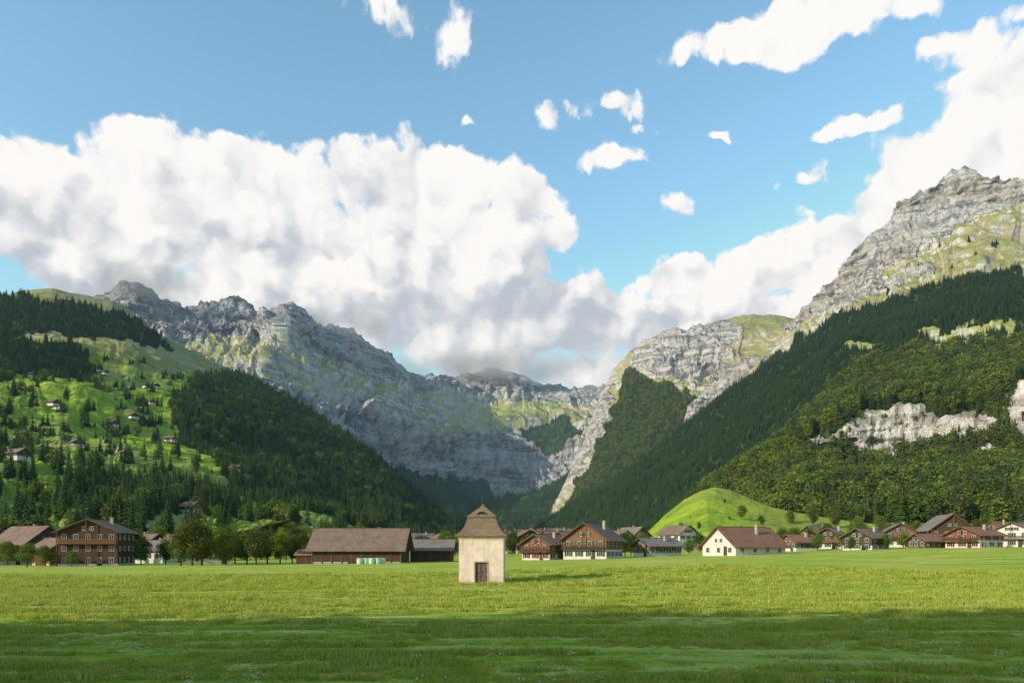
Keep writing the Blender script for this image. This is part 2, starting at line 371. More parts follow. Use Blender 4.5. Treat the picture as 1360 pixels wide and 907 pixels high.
# --- right big peak
Rf=[(690,735),(712,704),(760,670),(850,612),(930,550),(985,503),(1010,485),(1060,455),(1110,430),(1200,402),(1290,372),(1360,385),(1900,320),(1900,800),(690,800)]
def postR1(PX,PY,X,Y,Z,rock,mead,forest):
    n=fbm(PX/18,PY/9,2.2,4,.55)
    c=(forest<1)&(rock<1)&(n>.62)&(PX>1180)&(PY>330);forest[c]=1
    return rock,mead,forest
patch('rocky_peak',696,1850,1.2,[
 [(696,712,2300),(720,700,2300),(760,673,2300),(800,648,2250),(850,613,2200),(900,576,2200),(950,533,2200),(985,503,2250),(1010,478,2300),(1040,444,2500),(1055,430,2600),(1080,405,2650),(1100,380,2700),(1120,363,2700),(1130,337,2700),(1150,320,2750),(1186,294,2800),(1192,270,2850),(1240,252,2900),(1255,237,2950),(1264,225,2950),(1280,220,2950),(1296,226,2950),(1310,241,2900),(1340,243,2850),(1360,246,2800),(1420,225,2800),(1600,180,2800),(1850,150,2800)],
 [(696,718,2200),(800,657,2150),(900,586,2100),(985,515,2150),(1040,455,2380),(1080,428,2480),(1130,392,2500),(1200,350,2520),(1260,305,2550),(1340,280,2500),(1400,275,2450),(1850,230,2400)],
 [(696,722,2100),(800,668,2000),(900,600,1950),(985,530,2000),(1040,468,2200),(1110,432,2100),(1200,404,1900),(1290,374,1750),(1360,385,1700),(1500,360,1700),(1850,320,1700)],
 [(696,726,2000),(800,685,1800),(900,640,1700),(985,590,1650),(1040,540,1650),(1110,485,1600),(1200,455,1450),(1290,435,1350),(1360,428,1300),(1850,400,1300)],
 [(696,735,1800),(900,700,1400),(1100,640,1200),(1360,560,1100),(1850,540,1000)],
 [(696,765,1500),(1000,755,1100),(1360,745,800),(1850,745,700)]],[140,110,80,50,20],
 [('rock',[(1030,440),(1080,400),(1120,335),(1190,260),(1240,240),(1270,210),(1310,232),(1370,236),(1365,272),(1330,288),(1295,296),(1262,312),(1240,330),(1218,345),(1200,356),(1160,380),(1120,402),(1085,430),(1050,448)]),
  ('rock',[(1366,240),(1900,140),(1900,200),(1366,270)]),
  ('rock',[(1105,420),(1150,394),(1240,358),(1248,367),(1160,404),(1112,428)]),
  ('forest',Rf),
  ('pale',[(1215,446),(1290,436),(1370,430),(1370,444),(1300,452),(1240,458)]),('pale',[(1110,462),(1150,459),(1172,465),(1140,474)])],
 M['terr'],58,(38,.85),seed=12.3,scale=.62,post=postR1,crestk=.3,jag=30,stepk=.8)
# --- near right forested hill
patch('forested_hill.001',858,1850,1.5,[
 [(858,717,1100),(900,682,1100),(940,654,1100),(1000,612,1150),(1040,585,1150),(1060,566,1180),(1100,526,1200),(1130,500,1220),(1150,484,1230),(1200,472,1230),(1230,462,1220),(1300,452,1200),(1360,442,1150),(1850,410,1100)],
 [(858,719,1050),(940,665,1000),(1040,607,980),(1100,562,1000),(1200,520,1000),(1300,505,980),(1360,490,950),(1850,470,900)],
 [(858,723,980),(960,680,880),(1060,590,850),(1120,572,850),(1200,540,860),(1300,548,830),(1340,515,820),(1360,510,800),(1850,500,750)],
 [(858,725,960),(960,690,840),(1060,616,830),(1150,622,824),(1220,606,824),(1300,602,790),(1330,614,780),(1360,618,775),(1850,605,725)],
 [(858,728,900),(960,706,650),(1100,702,520),(1360,697,480),(1850,690,450)],
 [(858,760,700),(1000,765,420),(1850,770,350)]],[80,60,90,100,16],
 [('forest',[(800,300),(1900,300),(1900,900),(800,900)]),
  ('rock',[(1045,600),(1090,588),(1118,574),(1150,556),(1172,550),(1200,541),(1230,541),(1244,560),(1262,556),(1290,546),(1326,554),(1330,576),(1290,586),(1250,594),(1215,602),(1180,620),(1140,622),(1095,608)]),
  ('rock',[(1262,606),(1300,592),(1340,598),(1330,618),(1285,622)]),
  ('rock',[(1332,530),(1375,500),(1420,560),(1410,605),(1356,602),(1340,565)]),('rock',[(1500,505),(1650,500),(1650,580),(1540,585)]),
  ('pale',[(1215,454),(1300,442),(1370,432),(1370,450),(1310,460),(1240,468)]),
  ('mead',[(858,720),(960,702),(1100,701),(1360,696),(1850,690),(1850,900),(858,900)])],
 M['terr_near'],15,(40,.6),seed=21.3,scale=.3,crestk=.4,warp=10.,rockgain=.1,stepk=.6)
# --- knoll
patch('meadow_knoll',790,1300,1.5,[
 [(790,731,520),(820,725,520),(845,716,510),(865,703,500),(885,683,500),(910,663,500),(930,652,500),(950,647,500),(970,651,500),(985,657,500),(1000,664,490),(1020,673,480),(1060,682,480),(1100,688,470),(1160,695,450),(1300,712,430)],
 [(790,734,480),(850,722,450),(900,697,440),(940,682,430),(1000,690,430),(1060,700,430),(1300,720,400)],
 [(790,740,420),(940,718,360),(1060,722,360),(1300,728,350)],
 [(790,755,350),(1300,750,300)]],[40,30,14],[('mead',[(700,500),(1400,500),(1400,900),(700,900)])],
 M['terr_near'],6.,(30,.4),seed=31.,scale=.16,crestk=.3)

def on_patch(name,px,py):
    p=PATCH[name];d=(p['PX']-px)**2+(p['PY']-py)**2;i=np.unravel_index(np.argmin(d),d.shape);return Vector(p['P'][i])
# ---------------------------------------------------------------- tree species
SP=bpy.data.collections.new('tree_species');SC.collection.children.link(SP)
CONC=bpy.data.collections.new('conifers');DEC=bpy.data.collections.new('broadleaves');YNG=bpy.data.collections.new('young_conifers');GRS=bpy.data.collections.new('grass_tufts');CLV=bpy.data.collections.new('clovers')
for c in(CONC,DEC,YNG,GRS,CLV): SP.children.link(c)
def spruce(seed,h,wh,nb,mat,coll,width=.17):
    r=random.Random(seed);b=MB();b.tube((0,0,-1),(0,0,h*.95),.018*h,.004*h,6,1)
    for k in range(wh):
        t=(k+r.random()*.6)/wh;z=h*(.07+.90*t);R=h*width*((1-t)**.8)*(.85+.3*r.random())+.012*h
        n=max(4,int(nb*(1-.4*t)));o=r.random()*6
        for j in range(n):
            a=o+2*math.pi*(j+r.random()*.5)/n;rr=R*(.65+.5*r.random());dr=-.28*rr-.02*h*r.random()+.12*rr*t
            w=rr*.26+.006*h;ca,sa=math.cos(a),math.sin(a)
            m=.55*rr;up=.02*h
            pts=[(0,0,z+up),(ca*m-sa*w,sa*m+ca*w,z+dr*.5-.12*w),(ca*rr,sa*rr,z+dr),(ca*m+sa*w,sa*m-ca*w,z+dr*.5-.12*w),(ca*m,sa*m,z+dr*.35+up*.8)]
            b.add(pts,[(0,1,4),(1,2,4),(2,3,4),(3,0,4)],0)
    b.add([(0,0,h),(.012*h,0,h*.93),(-.006*h,.01*h,h*.93),(-.006*h,-.01*h,h*.93)],[(0,1,2),(0,2,3),(0,3,1)],0)
    return b.obj('spruce_tree',[mat,M['bark']],coll=coll)
def broadleaf(seed,h,nl,per,ls,mat,coll,name='broadleaf_tree',wide=.36,low=.25):
    r=random.Random(seed);b=MB();b.tube((0,0,-.5),(0,0,h*.45),.028*h,.016*h,8,1)
    lobes=[]
    for i in range(nl):
        t=r.random();a=r.random()*6.28;zz=low+(.93-low)*((i+.5)/nl)
        env=math.sin(math.pi*min(1,max(0,(zz-low+.12)/(1.12-low))))**.6
        rad=wide*h*env*math.sqrt(r.random())*.8
        lr=h*(.10+.09*r.random())*(.7+.5*env)
        c=Vector((math.cos(a)*rad,math.sin(a)*rad,zz*h));lobes.append((c,lr))
        b.tube((0,0,h*(.2+.25*r.random())),c,.010*h,.003*h,4,1)
    for c,lr in lobes:
        for j in range(per):
            d=Vector((r.gauss(0,1),r.gauss(0,1),r.gauss(0,1)*.8)).normalized()
            p=c+d*lr*(.55+.5*r.random()**.5)*(1+.15*r.gauss(0,1))
            n=(d+Vector((r.gauss(0,.6),r.gauss(0,.6),r.gauss(0,.6)))).normalized();u=n.orthogonal().normalized()
            u=(Matrix.Rotation(r.random()*6.28,3,n)@u);v=n.cross(u);s=ls*(.6+.8*r.random())
            b.add([p-u*s,p-v*s*.6,p+u*s,p+v*s*.6],[(0,1,2,3)],0)
    return b.obj(name,[mat,M['bark']],coll=coll)
def put(o,x,y,s=1,rz=0):
    o.location=(x,y,float(G(x,y)));o.scale=(s,s,s);o.rotation_euler=(0,0,rz)
protoC=[spruce(i,20,15+i,9,M['spruce'],CONC,.15+.02*i) for i in range(4)]
protoY=[spruce(10+i,20,14+i,9,M['spruce_l'],YNG,.17+.02*i) for i in range(2)]
protoY.append(broadleaf(31,20,12,34,1.0,M['leaf'],YNG,'broadleaf_tree'))
protoY.append(broadleaf(32,20,14,34,1.0,M['leaf_d'],YNG,'broadleaf_tree'))
protoD=[broadleaf(40+i,12,22,190,.27,M['leaf'] if i%2 else M['leaf_d'],DEC) for i in range(4)]
def vx(px,d): return (px-CX)/F*d
for o,(px,d,s) in zip(protoC,[(92,165,.55),(18,190,.5),(1205,230,.5),(1130,260,.5)]): put(o,vx(px,d),d,s)
for o,(px,d,s) in zip(protoY,[(985,220,.3),(172,170,.35),(60,210,.5),(665,240,.35)]): put(o,vx(px,d),d,s)
for o,(px,d,s) in zip(protoD,[(255,138,.78),(296,150,.66),(340,142,.60),(372,150,.56)]): put(o,vx(px,d),d,s)
def scatter(name,pts,scl,rot,idx,coll):
    n=len(pts);me=bpy.data.meshes.new(name);me.vertices.add(n);me.vertices.foreach_set('co',np.asarray(pts,np.float32).ravel())
    a=me.attributes.new('scl','FLOAT_VECTOR','POINT');a.data.foreach_set('vector',np.asarray(scl,np.float32).ravel())
    a=me.attributes.new('rot','FLOAT_VECTOR','POINT');a.data.foreach_set('vector',np.asarray(rot,np.float32).ravel())
    a=me.attributes.new('idx','INT','POINT');a.data.foreach_set('value',np.asarray(idx,np.int32))
    o=bpy.data.objects.new(name,me);link(o)
    ng=bpy.data.node_groups.new(name+'_nodes','GeometryNodeTree')
    ng.interface.new_socket('Geometry',in_out='INPUT',socket_type='NodeSocketGeometry')
    ng.interface.new_socket('Geometry',in_out='OUTPUT',socket_type='NodeSocketGeometry')
    N=ng.nodes;gi=N.new('NodeGroupInput');go=N.new('NodeGroupOutput');ip=N.new('GeometryNodeInstanceOnPoints')
    ci=N.new('GeometryNodeCollectionInfo');ci.inputs['Collection'].default_value=coll
    ci.inputs['Separate Children'].default_value=True;ci.inputs['Reset Children'].default_value=True
    def na(nm,t):
        x=N.new('GeometryNodeInputNamedAttribute');x.data_type=t;x.inputs['Name'].default_value=nm;return x.outputs[0]
    e=N.new('FunctionNodeEulerToRotation');ln=ng.links.new
    ln(gi.outputs[0],ip.inputs['Points']);ln(ci.outputs[0],ip.inputs['Instance']);ip.inputs['Pick Instance'].default_value=True
    ln(na('idx','INT'),ip.inputs['Instance Index']);ln(na('rot','FLOAT_VECTOR'),e.inputs[0]);ln(e.outputs[0],ip.inputs['Rotation'])
    ln(na('scl','FLOAT_VECTOR'),ip.inputs['Scale']);ln(ip.outputs[0],go.inputs[0])
    md=o.modifiers.new('scatter','NODES');md.node_group=ng;return o
def forest(name,pname,n,hs,coll,ni,dexp=1.,sel=None,key='forest',imin=0):
    p=PATCH[pname];P=p['P'];A=np.linalg.norm(np.cross(P[1:,:-1]-P[:-1,:-1],P[:-1,1:]-P[:-1,:-1]),axis=-1)
    w=A*(p[key][:-1,:-1]>.5)*(P[:-1,:-1,1]/1000)**(-dexp)
    if sel is not None: w=w*sel(p['PX'][:-1,:-1],p['PY'][:-1,:-1])
    w=w.ravel();w=w/w.sum();i=rng.choice(len(w),n,p=w);nc=P.shape[1]-1;r=i//nc;c=i%nc
    a=rng.random((n,1));b=rng.random((n,1))
    pt=(P[r,c]*(1-a)+P[r,c+1]*a)*(1-b)+(P[r+1,c]*(1-a)+P[r+1,c+1]*a)*b
    pt[:,2]-=.8
    h=hs*(.55+.65*rng.random(n))/20;s=np.stack([h*rng.uniform(.85,1.3,n)]*2+[h],1)
    rot=np.zeros((n,3));rot[:,2]=rng.random(n)*6.28
    return scatter(name,pt,s,rot,rng.integers(imin,ni,n),coll)
forest('conifer_forest','forested_hill',16000,17,CONC,4,1.)
forest('conifer_forest.001','rocky_peak',32000,21,CONC,4,.6,lambda x,y:(x<1500))  # dark needle colour stands in for shade on the diagonal slope
forest('mixed_forest','forested_hill.001',8500,21,YNG,4,.5,lambda x,y:(x<1600)*sst(900,1000,x))
forest('conifer_forest.002','forested_hill.001',4800,25,CONC,4,.5,lambda x,y:(x<1600))
forest('mixed_forest.002','forested_hill.001',120,11,YNG,4,.5,lambda x,y:(x<1600),'rock')
forest('conifer_forest.003','rocky_mountain',7000,24,CONC,4,.3)
forest('mixed_forest.003','rocky_mountain',5000,22,YNG,2,.3)
forest('conifer_forest.004','alpine_mountain',11000,28,CONC,4,.3)
forest('mixed_forest.001','forested_hill',4500,12,YNG,4,1.2,lambda x,y:(y>500))
forest('meadow_trees','forested_hill',520,9,YNG,4,1.2,lambda x,y:(y>480),'mead',2)
forest('meadow_shrubs','meadow_knoll',26,3.5,YNG,4,1.,lambda x,y:(x>860)*1.,'mead',2)
# ---------------------------------------------------------------- grass
def tuft(seed,mat):
    r=random.Random(seed);b=MB()
    for i in range(22):
        a=r.random()*6.28;d=r.random()*.13;x,y=math.cos(a)*d,math.sin(a)*d;h=.05+.07*r.random();l=r.random()*.05;q=r.random()*6.28;w=.004+.003*r.random()
        f=r.random()*6.28;wx,wy=math.cos(f)*w,math.sin(f)*w;lx,ly=math.cos(q)*l,math.sin(q)*l
        b.add([(x-wx,y-wy,-.01),(x+wx,y+wy,-.01),(x+lx*.4+wx*.8,y+ly*.4+wy*.8,h*.6),(x+lx*.4-wx*.8,y+ly*.4-wy*.8,h*.6),(x+lx,y+ly,h)],[(0,1,2,3),(3,2,4)],0)
    return b.obj('grass_tuft',[mat],coll=GRS)
for i in range(3):
    o=tuft(60+i,M['blade']);o.location=(i-1.,20+i,float(G(i-1.,20+i)))
n=100000
yy=13+(78-13)*rng.random(n)**1.5;xx=(rng.random(n)*2-1)*(yy*.80+3)
den=fbm(xx/9.,yy/1.1,3.3,4)+.5*fbm(xx/1.2,yy/.8,5.3,3)
keep=((np.abs(xx+2.5)>2.1)|(np.abs(yy-58.5)>2.1))&(den>-.28+.3*rng.random(n));xx=xx[keep];yy=yy[keep];den=den[keep];n=len(xx)
k=(1+ (yy-13)/50)[:,None]*rng.uniform(.5,1.4,(n,1))*np.array([[1.25,1.25,1.0]])*(.5+1.*sst(-.2,.7,den))[:,None]
rot=np.zeros((n,3));rot[:,2]=rng.random(n)*6.28
scatter('meadow_grass',np.stack([xx,yy,G(xx,yy)],1),k,rot,rng.integers(0,3,n),GRS)
b=MB();r_=random.Random(3)
for i in range(5):
    a=r_.random()*6.28;d=r_.random()*.1;x,y=math.cos(a)*d,math.sin(a)*d;z=.05+.05*r_.random()
    b.tube((x,y,0),(x,y,z),.002,.002,3,1)
    for (z0,z1,r0,r1) in((z,z+.006,.003,.011),(z+.006,z+.016,.011,.004)): b.tube((x,y,z0),(x,y,z1),r0,r1,6,0)
o=b.obj('clover_flower',[M['clover'],M['blade']],coll=CLV);o.location=(.5,18.5,float(G(.5,18.5)))
n=1500;yy=13+18*rng.random(n);xx=(rng.random(n)*2-1)*(yy*.8+3);kk=fbm(xx/3,yy/2,9.9,3)>.05;xx=xx[kk];yy=yy[kk];n=len(xx)
scatter('clover_patch',np.stack([xx,yy,G(xx,yy)],1),np.ones((n,3))*rng.uniform(.8,1.5,(n,1)),np.zeros((n,3)),np.zeros(n),CLV)
# ---------------------------------------------------------------- chapel
def empty(name,x,y,z,rz=0):
    e=bpy.data.objects.new(name,None);e.location=(x,y,z);e.rotation_euler=(0,0,rz);e.empty_display_size=.5;return link(e)
def chapel():
    cx,cy=vx(640,57),58.9;z0=float(G(cx,cy))-.05
    e=empty('wayside_chapel',cx,cy,z0,math.radians(-2))
    w=1.86;b=MB()
    dw,dh=.50,1.85;yf=-w
    b.add([(-w,yf,-.3),(-dw,yf,-.3),(-dw,yf,dh),(dw,yf,dh),(dw,yf,-.3),(w,yf,-.3),(w,yf,3.95),(-w,yf,3.95)],[(0,1,2,7),(2,3,6,7),(3,4,5,6)],0)
    b.add([(w,yf,-.3),(w,w,-.3),(w,w,3.95),(w,yf,3.95)],[(0,1,2,3)],0)
    b.add([(w,w,-.3),(-w,w,-.3),(-w,w,3.95),(w,w,3.95)],[(0,1,2,3)],0)
    b.add([(-w,w,-.3),(-w,yf,-.3),(-w,yf,3.95),(-w,w,3.95)],[(0,1,2,3)],0)
    b.add([(-dw,yf,-.3),(-dw,yf+.25,-.3),(-dw,yf+.25,dh),(-dw,yf,dh)],[(0,1,2,3)],0)
    b.add([(dw,yf,-.3),(dw,yf+.25,-.3),(dw,yf+.25,dh),(dw,yf,dh)],[(0,1,2,3)],0)
    b.add([(-dw,yf,dh),(-dw,yf+.25,dh),(dw,yf+.25,dh),(dw,yf,dh)],[(0,1,2,3)],0)
    b.obj('walls',[M['plaster']],e)
    b=MB();b.box(-w-.05,-dw-.12,-w-.05,w+.05,-.3,.22);b.box(dw+.12,w+.05,-w-.05,w+.05,-.3,.22);b.obj('plinth',[M['stone']],e)
    b=MB()
    for k,(q,z1,z2) in enumerate([(.05,3.78,3.86),(.11,3.863,3.95),(.18,3.953,4.03)]): b.box(-w-q,w+q,-w-q,w+q,z1,z2)
    b.obj('cornice',[M['plaster']],e)
    b=MB();y=yf-.03
    b.box(-dw-.11,-dw+.002,y,yf+.1,-.2,dh+.10);b.box(dw-.002,dw+.11,y,yf+.1,-.2,dh+.10);b.box(-dw+.002,dw-.002,y,yf+.1,dh-.01,dh+.10)
    b.box(-dw-.15,dw+.15,y-.25,y-.002,-.2,.06)
    b.obj('door_frame',[M['stone']],e)
    b=MB()
    for sx in(-1,1):
        x0,x1=(-dw+.01,-.012) if sx<0 else (.012,dw-.01)
        b.box(x0,x1,yf+.15,yf+.2,.05,dh-.02)
        for zz in(.12,1.0): b.box(x0+.06,x1-.06,yf+.125,yf+.148,zz,zz+.75)
    b.obj('door',[M['wood_g']],e)
    b=MB();b.box(.03,.05,yf+.08,yf+.148,.95,1.1);b.obj('door_handle',[M['iron']],e)
    prof=[(2.16,4.03),(2.12,4.12),(1.86,4.32),(1.62,4.58),(1.44,4.90),(1.30,5.25),(1.22,5.55),(1.20,5.66)]
    up=[(1.27,5.66),(1.24,5.72),(.80,6.10),(.40,6.42),(.12,6.68),(.05,6.86)]
    b=MB()
    def loft(pr,sub):
        ring=[]
        for i in range(len(pr)-1):
            for s in range(sub):
                t=s/sub;r0=pr[i][0]+(pr[i+1][0]-pr[i][0])*t;zz=pr[i][1]+(pr[i+1][1]-pr[i][1])*t
                t2=(s+1)/sub;r1=pr[i][0]+(pr[i+1][0]-pr[i][0])*t2;z1=pr[i][1]+(pr[i+1][1]-pr[i][1])*t2
                ring.append((r0+.022,zz-.02));ring.append((r1,z1))
        nn=12
        for (ra,za),(rb,zb) in zip(ring[:-1],ring[1:]):
            for s in range(4):
                A=Matrix.Rotation(s*math.pi/2,3,'Z')
                for j in range(nn):
                    ta=-1+2*j/nn;tb=-1+2*(j+1)/nn
                    jit=.008*math.sin(j*12.9+s*3+za*40)
                    b.add([A@Vector((ta*ra,-ra+jit,za)),A@Vector((tb*ra,-ra+jit,za)),A@Vector((tb*rb,-rb,zb)),A@Vector((ta*rb,-rb,zb))],[(0,1,2,3)],0)
    loft(prof,3);loft(up,3)
    b.add([(-2.17,-2.17,4.032),(2.17,-2.17,4.032),(2.17,2.17,4.032),(-2.17,2.17,4.032)],[(0,3,2,1)],0)
    b.add([(-1.27,-1.27,5.65),(1.27,-1.27,5.65),(1.27,1.27,5.65),(-1.27,1.27,5.65)],[(0,3,2,1)],0)
    b.obj('roof',[M['tile_ch']],e)
    b=MB();n=12
    pts=[(.42*math.cos(math.pi*i/n),-1.12,5.84+.30*math.sin(math.pi*i/n)) for i in range(n+1)]
    pb=[(x*.9,-.35,z+.02) for x,_,z in pts]
    b.add(pts+pb,[(i,i+1,n+2+i,n+1+i) for i in range(n)],0)
    pi=[(x*.8,-1.06,5.84+(z-5.84)*.8) for x,_,z in pts];b.add(pi,[tuple(range(n+1))],1)
    b.obj('dormer',[M['tile_ch'],M['iron']],e)
    b=MB();b.tube((0,0,6.8),(0,0,7.75),.05,.03,8)
    for k in range(6):
        a0,a1=math.pi*(k/6-.5),math.pi*((k+1)/6-.5);b.tube((0,0,7.0+.13*math.sin(a0)),(0,0,7.0+.13*math.sin(a1)),max(.01,.13*math.cos(a0)),max(.01,.13*math.cos(a1)),10)
    b.box(-.18,.18,-.025,.025,7.45,7.50);b.obj('finial_cross',[M['iron']],e)
chapel()
# ---------------------------------------------------------------- houses
def house(name,x,y,w,d,hw,hr,rz,lower='white',upper='wood_m',roof='tile_br',low_h=2.4,ov=.9,st=2,nw=3,balc=True,chim=True,shut='shutter',z=None,frame=True,barn=False):
    """gable faces local -Y; ridge along Y"""
    if z is None: z=float(G(x,y))
    e=empty(name,x,y,z-.1,math.radians(rz));a=w/2;c=d/2
    b=MB()
    if low_h>0: b.box(-a,a,-c,c,-1.5,low_h,0)
    zz=low_h if low_h>0 else -1.5;q=.04 if low_h>0 else 0
    A,C=a+q,c+q
    b.add([(-A,-C,zz),(A,-C,zz),(A,-C,hw),(0,-C,hw+hr),(-A,-C,hw)],[(0,1,2,3,4)],1)
    b.add([(-A,C,zz),(A,C,zz),(A,C,hw),(0,C,hw+hr),(-A,C,hw)],[(4,3,2,1,0)],1)
    b.add([(-A,-C,zz),(-A,C,zz),(-A,C,hw),(-A,-C,hw)],[(0,3,2,1)],1);b.add([(A,-C,zz),(A,C,zz),(A,C,hw),(A,-C,hw)],[(0,1,2,3)],1)
    if low_h>0: b.add([(-A,-C,zz),(A,-C,zz),(A,C,zz),(-A,C,zz)],[(3,2,1,0)],1)
    b.obj('walls',[M[lower],M[upper]],e)
    b=MB();sl=hr/a;th=.22;xo=A+ov;zo=hw-sl*ov-sl*q
    co=C+ov
    for s in(-1,1):
        b.add([(0,-co,hw+hr+.06),(s*xo,-co,zo+.06),(s*xo,co,zo+.06),(0,co,hw+hr+.06),(0,-co,hw+hr+.06+th),(s*xo,-co,zo+.06+th),(s*xo,co,zo+.06+th),(0,co,hw+hr+.06+th)],
              [(0,1,2,3),(7,6,5,4),(0,4,5,1),(1,5,6,2),(2,6,7,3)],0)
    b.obj('roof',[M[roof]],e)
    b=MB()
    for s in(-1,1):
        b.add([(0,-co-.03,hw+hr-.02),(s*xo,-co-.03,zo-.02),(s*xo,-co-.03,zo+.18),(0,-co-.03,hw+hr+.2)],[(0,1,2,3)] if s>0 else [(3,2,1,0)],0)
    b.box(-.12,.12,-co+.05,co-.05,hw+hr+.26,hw+hr+.34);b.obj('bargeboards',[M['wood_d']],e)
    win=MB()
    def window(fx,side,zc,ww=.95,wh=1.15,open_=True):
        A_=Matrix.Rotation(side*math.pi/2,3,'Z');off=(C if side in(0,2) else A)+.0
        def bx(x0,x1,y0,y1,z0,z1,mi):
            t=MB();t.box(x0,x1,y0,y1,z0,z1);win.add([A_@Vector(v) for v in t.v],t.f,mi)
        bx(fx-ww/2,fx+ww/2,-off-.04,-off+.05,zc-wh/2,zc+wh/2,1)
        for u in(-ww/2,ww/2-.07): bx(fx+u,fx+u+.07,-off-.08,-off-.041,zc-wh/2,zc+wh/2,0)
        for v in(-wh/2,wh/2-.07): bx(fx-ww/2+.071,fx+ww/2-.071,-off-.08,-off-.041,zc+v,zc+v+.07,0)
        bx(fx-.025,fx+.025,-off-.07,-off-.041,zc-wh/2+.071,zc+wh/2-.071,0)
        if shut:
            for s in(-1,1):
                xa=fx+s*(ww/2+.25);bx(xa-.22,xa+.22,-off-.07,-off-.012,zc-wh/2,zc+wh/2,2)
    if not barn:
        sh=hw/st
        for k in range(st):
            zc=sh*k+sh*.55
            for j in range(nw): window(-a+w*(j+.5)/nw,0,zc)
            m=max(2,int(nw*d/w))
            for sd in(1,3):
                for j in range(m): window(-c+d*(j+.5)/m,sd,zc)
        window(-.75,0,hw+hr*.28,.8,.9);window(.75,0,hw+hr*.28,.8,.9)
        win.obj('windows',[M['white'],M['glass'],M[shut] if shut else M['white']],e)
        b=MB();b.box(a*.3,a*.3+1.,-c-.06,-c+.05,0,2.05);b.obj('door',[M['wood_d']],e)
    else:
        b=MB()
        b.box(-1.6,1.6,-C-.06,-C+.05,0,2.9);b.box(-A-.06,-A+.05,-1.8,1.8,0,2.9);b.box(A-.05,A+.06,-1.8,1.8,0,2.9)
        b.obj('barn_doors',[M['wood_d']],e)
        b=MB()
        for k in range(int(w/1.6)+1):
            xx=-a+k*w/int(w/1.6);b.box(xx-.08,xx+.08,-C-.1,-C,-1,hw)
        nk=int(d/2)
        for k in range(nk+1):
            yy=-c+k*d/nk
            for s in(-1,1): b.box(min(s*A,s*(A+.1)),max(s*A,s*(A+.1)),yy-.08,yy+.08,-1,hw-.1)
        b.obj('posts',[M['wood_g']],e)
    if balc and not barn:
        b=MB();zb=hw/st*(st-1)-.05
        b.box(-a,a,-C-1.1,-C-.082,zb-.12,zb)
        b.box(-a,a,-C-1.1,-C-1.04,zb+.92,zb+1.0)
        k=int(w/.18)
        for j in range(k): xx=-a+w*(j+.5)/k;b.box(xx-.055,xx+.055,-C-1.09,-C-1.05,zb+.001,zb+.919)
        for s in(-1,0,1): b.box(s*(a-.08)-.06,s*(a-.08)+.06,-C-1.03,-C-.91,-.5 if low_h<1 else zb,hw+ (hr*.9 if s==0 else 0))
        b.obj('balcony',[M['wood_d'] if upper!='wood_d' else M['wood_m']],e)
    if chim:
        b=MB();b.box(a*.35,a*.35+.6,c*.2,c*.2+.6,hw,hw+hr+.7);b.box(a*.35-.08,a*.35+.68,c*.2-.08,c*.2+.68,hw+hr+.701,hw+hr+.8);b.obj('chimney',[M['stone']],e)
    return e
def H(name,px,dep,*a,**k): return house(name,vx(px,dep),dep,*a,**k)
# left group
H('timber_chalet',130,150,11.5,10,7.4,2.5,10,lower='white',upper='wood_d',roof='tile_br',low_h=.6,st=3,nw=5,shut=None)
H('farm_barn',76,158,7,8,4.0,2.2,60,lower='stone',upper='wood_m',roof='tile_br',low_h=.6,barn=True)
H('chalet',40,176,11,13,5.4,4.2,68,upper='wood_d',roof='tile_br',low_h=1.6)
H('chalet',3,165,7,8,3.0,1.8,60,lower='white',upper='white',roof='tile_gr',balc=False,st=1)
H('chalet',212,178,8,9,3.6,2.2,75,lower='white',upper='white',roof='tile_gr',st=1,balc=False)
H('chalet',287,160,6.5,8,3.2,1.8,25,lower='white',upper='wood_d',roof='tile_gr',st=1,low_h=1.6,balc=False)
H('chalet',240,205,9,10,5.0,3.0,60,upper='wood_m',roof='tile_rd')
H('chalet',-12,190,10,12,5.6,3.6,50,upper='wood_d',roof='tile_br')
H('chalet',190,210,9,11,5.4,3.0,70,upper='wood_d',roof='tile_br')
H('hay_barn',481,148,11,18.5,3.4,4.0,90,lower='stone',upper='wood_d',roof='tile_br',low_h=.5,barn=True,chim=False,ov=1.1)
H('farm_shed',411,146,5,4,2.0,1.0,90,lower='wood_d',upper='wood_d',roof='tile_br',low_h=0,barn=True,chim=False,ov=.5)
H('farm_barn',574,158,7,9,3.0,2.0,90,lower='wood_m',upper='wood_d',roof='tile_gr',low_h=.5,barn=True,chim=False)
# centre village
H('chalet',725,162,7.5,9,3.8,2.0,-35,lower='white',upper='wood_m',roof='tile_br',low_h=1.4,shut='shutter_r')
H('chalet',788,160,10.5,11,4.6,3.6,-28,lower='white',upper='wood_m',roof='tile_br',low_h=2.2,nw=4)
H('chalet',760,190,8,9,4.5,2.5,-50,lower='white',upper='wood_d',roof='tile_br')
H('chalet',873,172,6.5,10,2.8,1.6,-62,lower='white',upper='wood_m',roof='tile_gr',st=1,balc=False,low_h=1.4)
H('farmhouse',988,156,10,15.5,2.2,4.0,-62,lower='white',upper='white',roof='tile_rd',st=1,low_h=1.8,balc=False,nw=3,shut=None,ov=.8)
H('chalet',1062,196,6,8,2.8,1.8,-70,lower='white',upper='wood_m',roof='tile_rd',balc=False,st=1,low_h=1.)
H('chalet',1105,218,8,9,4.0,2.4,-40,lower='white',upper='wood_d',roof='tile_gr')
H('chalet',1150,186,8,9,3.4,2.2,-55,lower='white',upper='wood_d',roof='tile_br',balc=False,low_h=1.2)
H('chalet',1192,222,9,10,4.8,2.6,-20,lower='white',upper='wood_m',roof='tile_gr')
H('chalet',1255,212,12,11,5.6,4.4,-12,lower='white',upper='wood_d',roof='tile_gr',nw=4,low_h=2.)
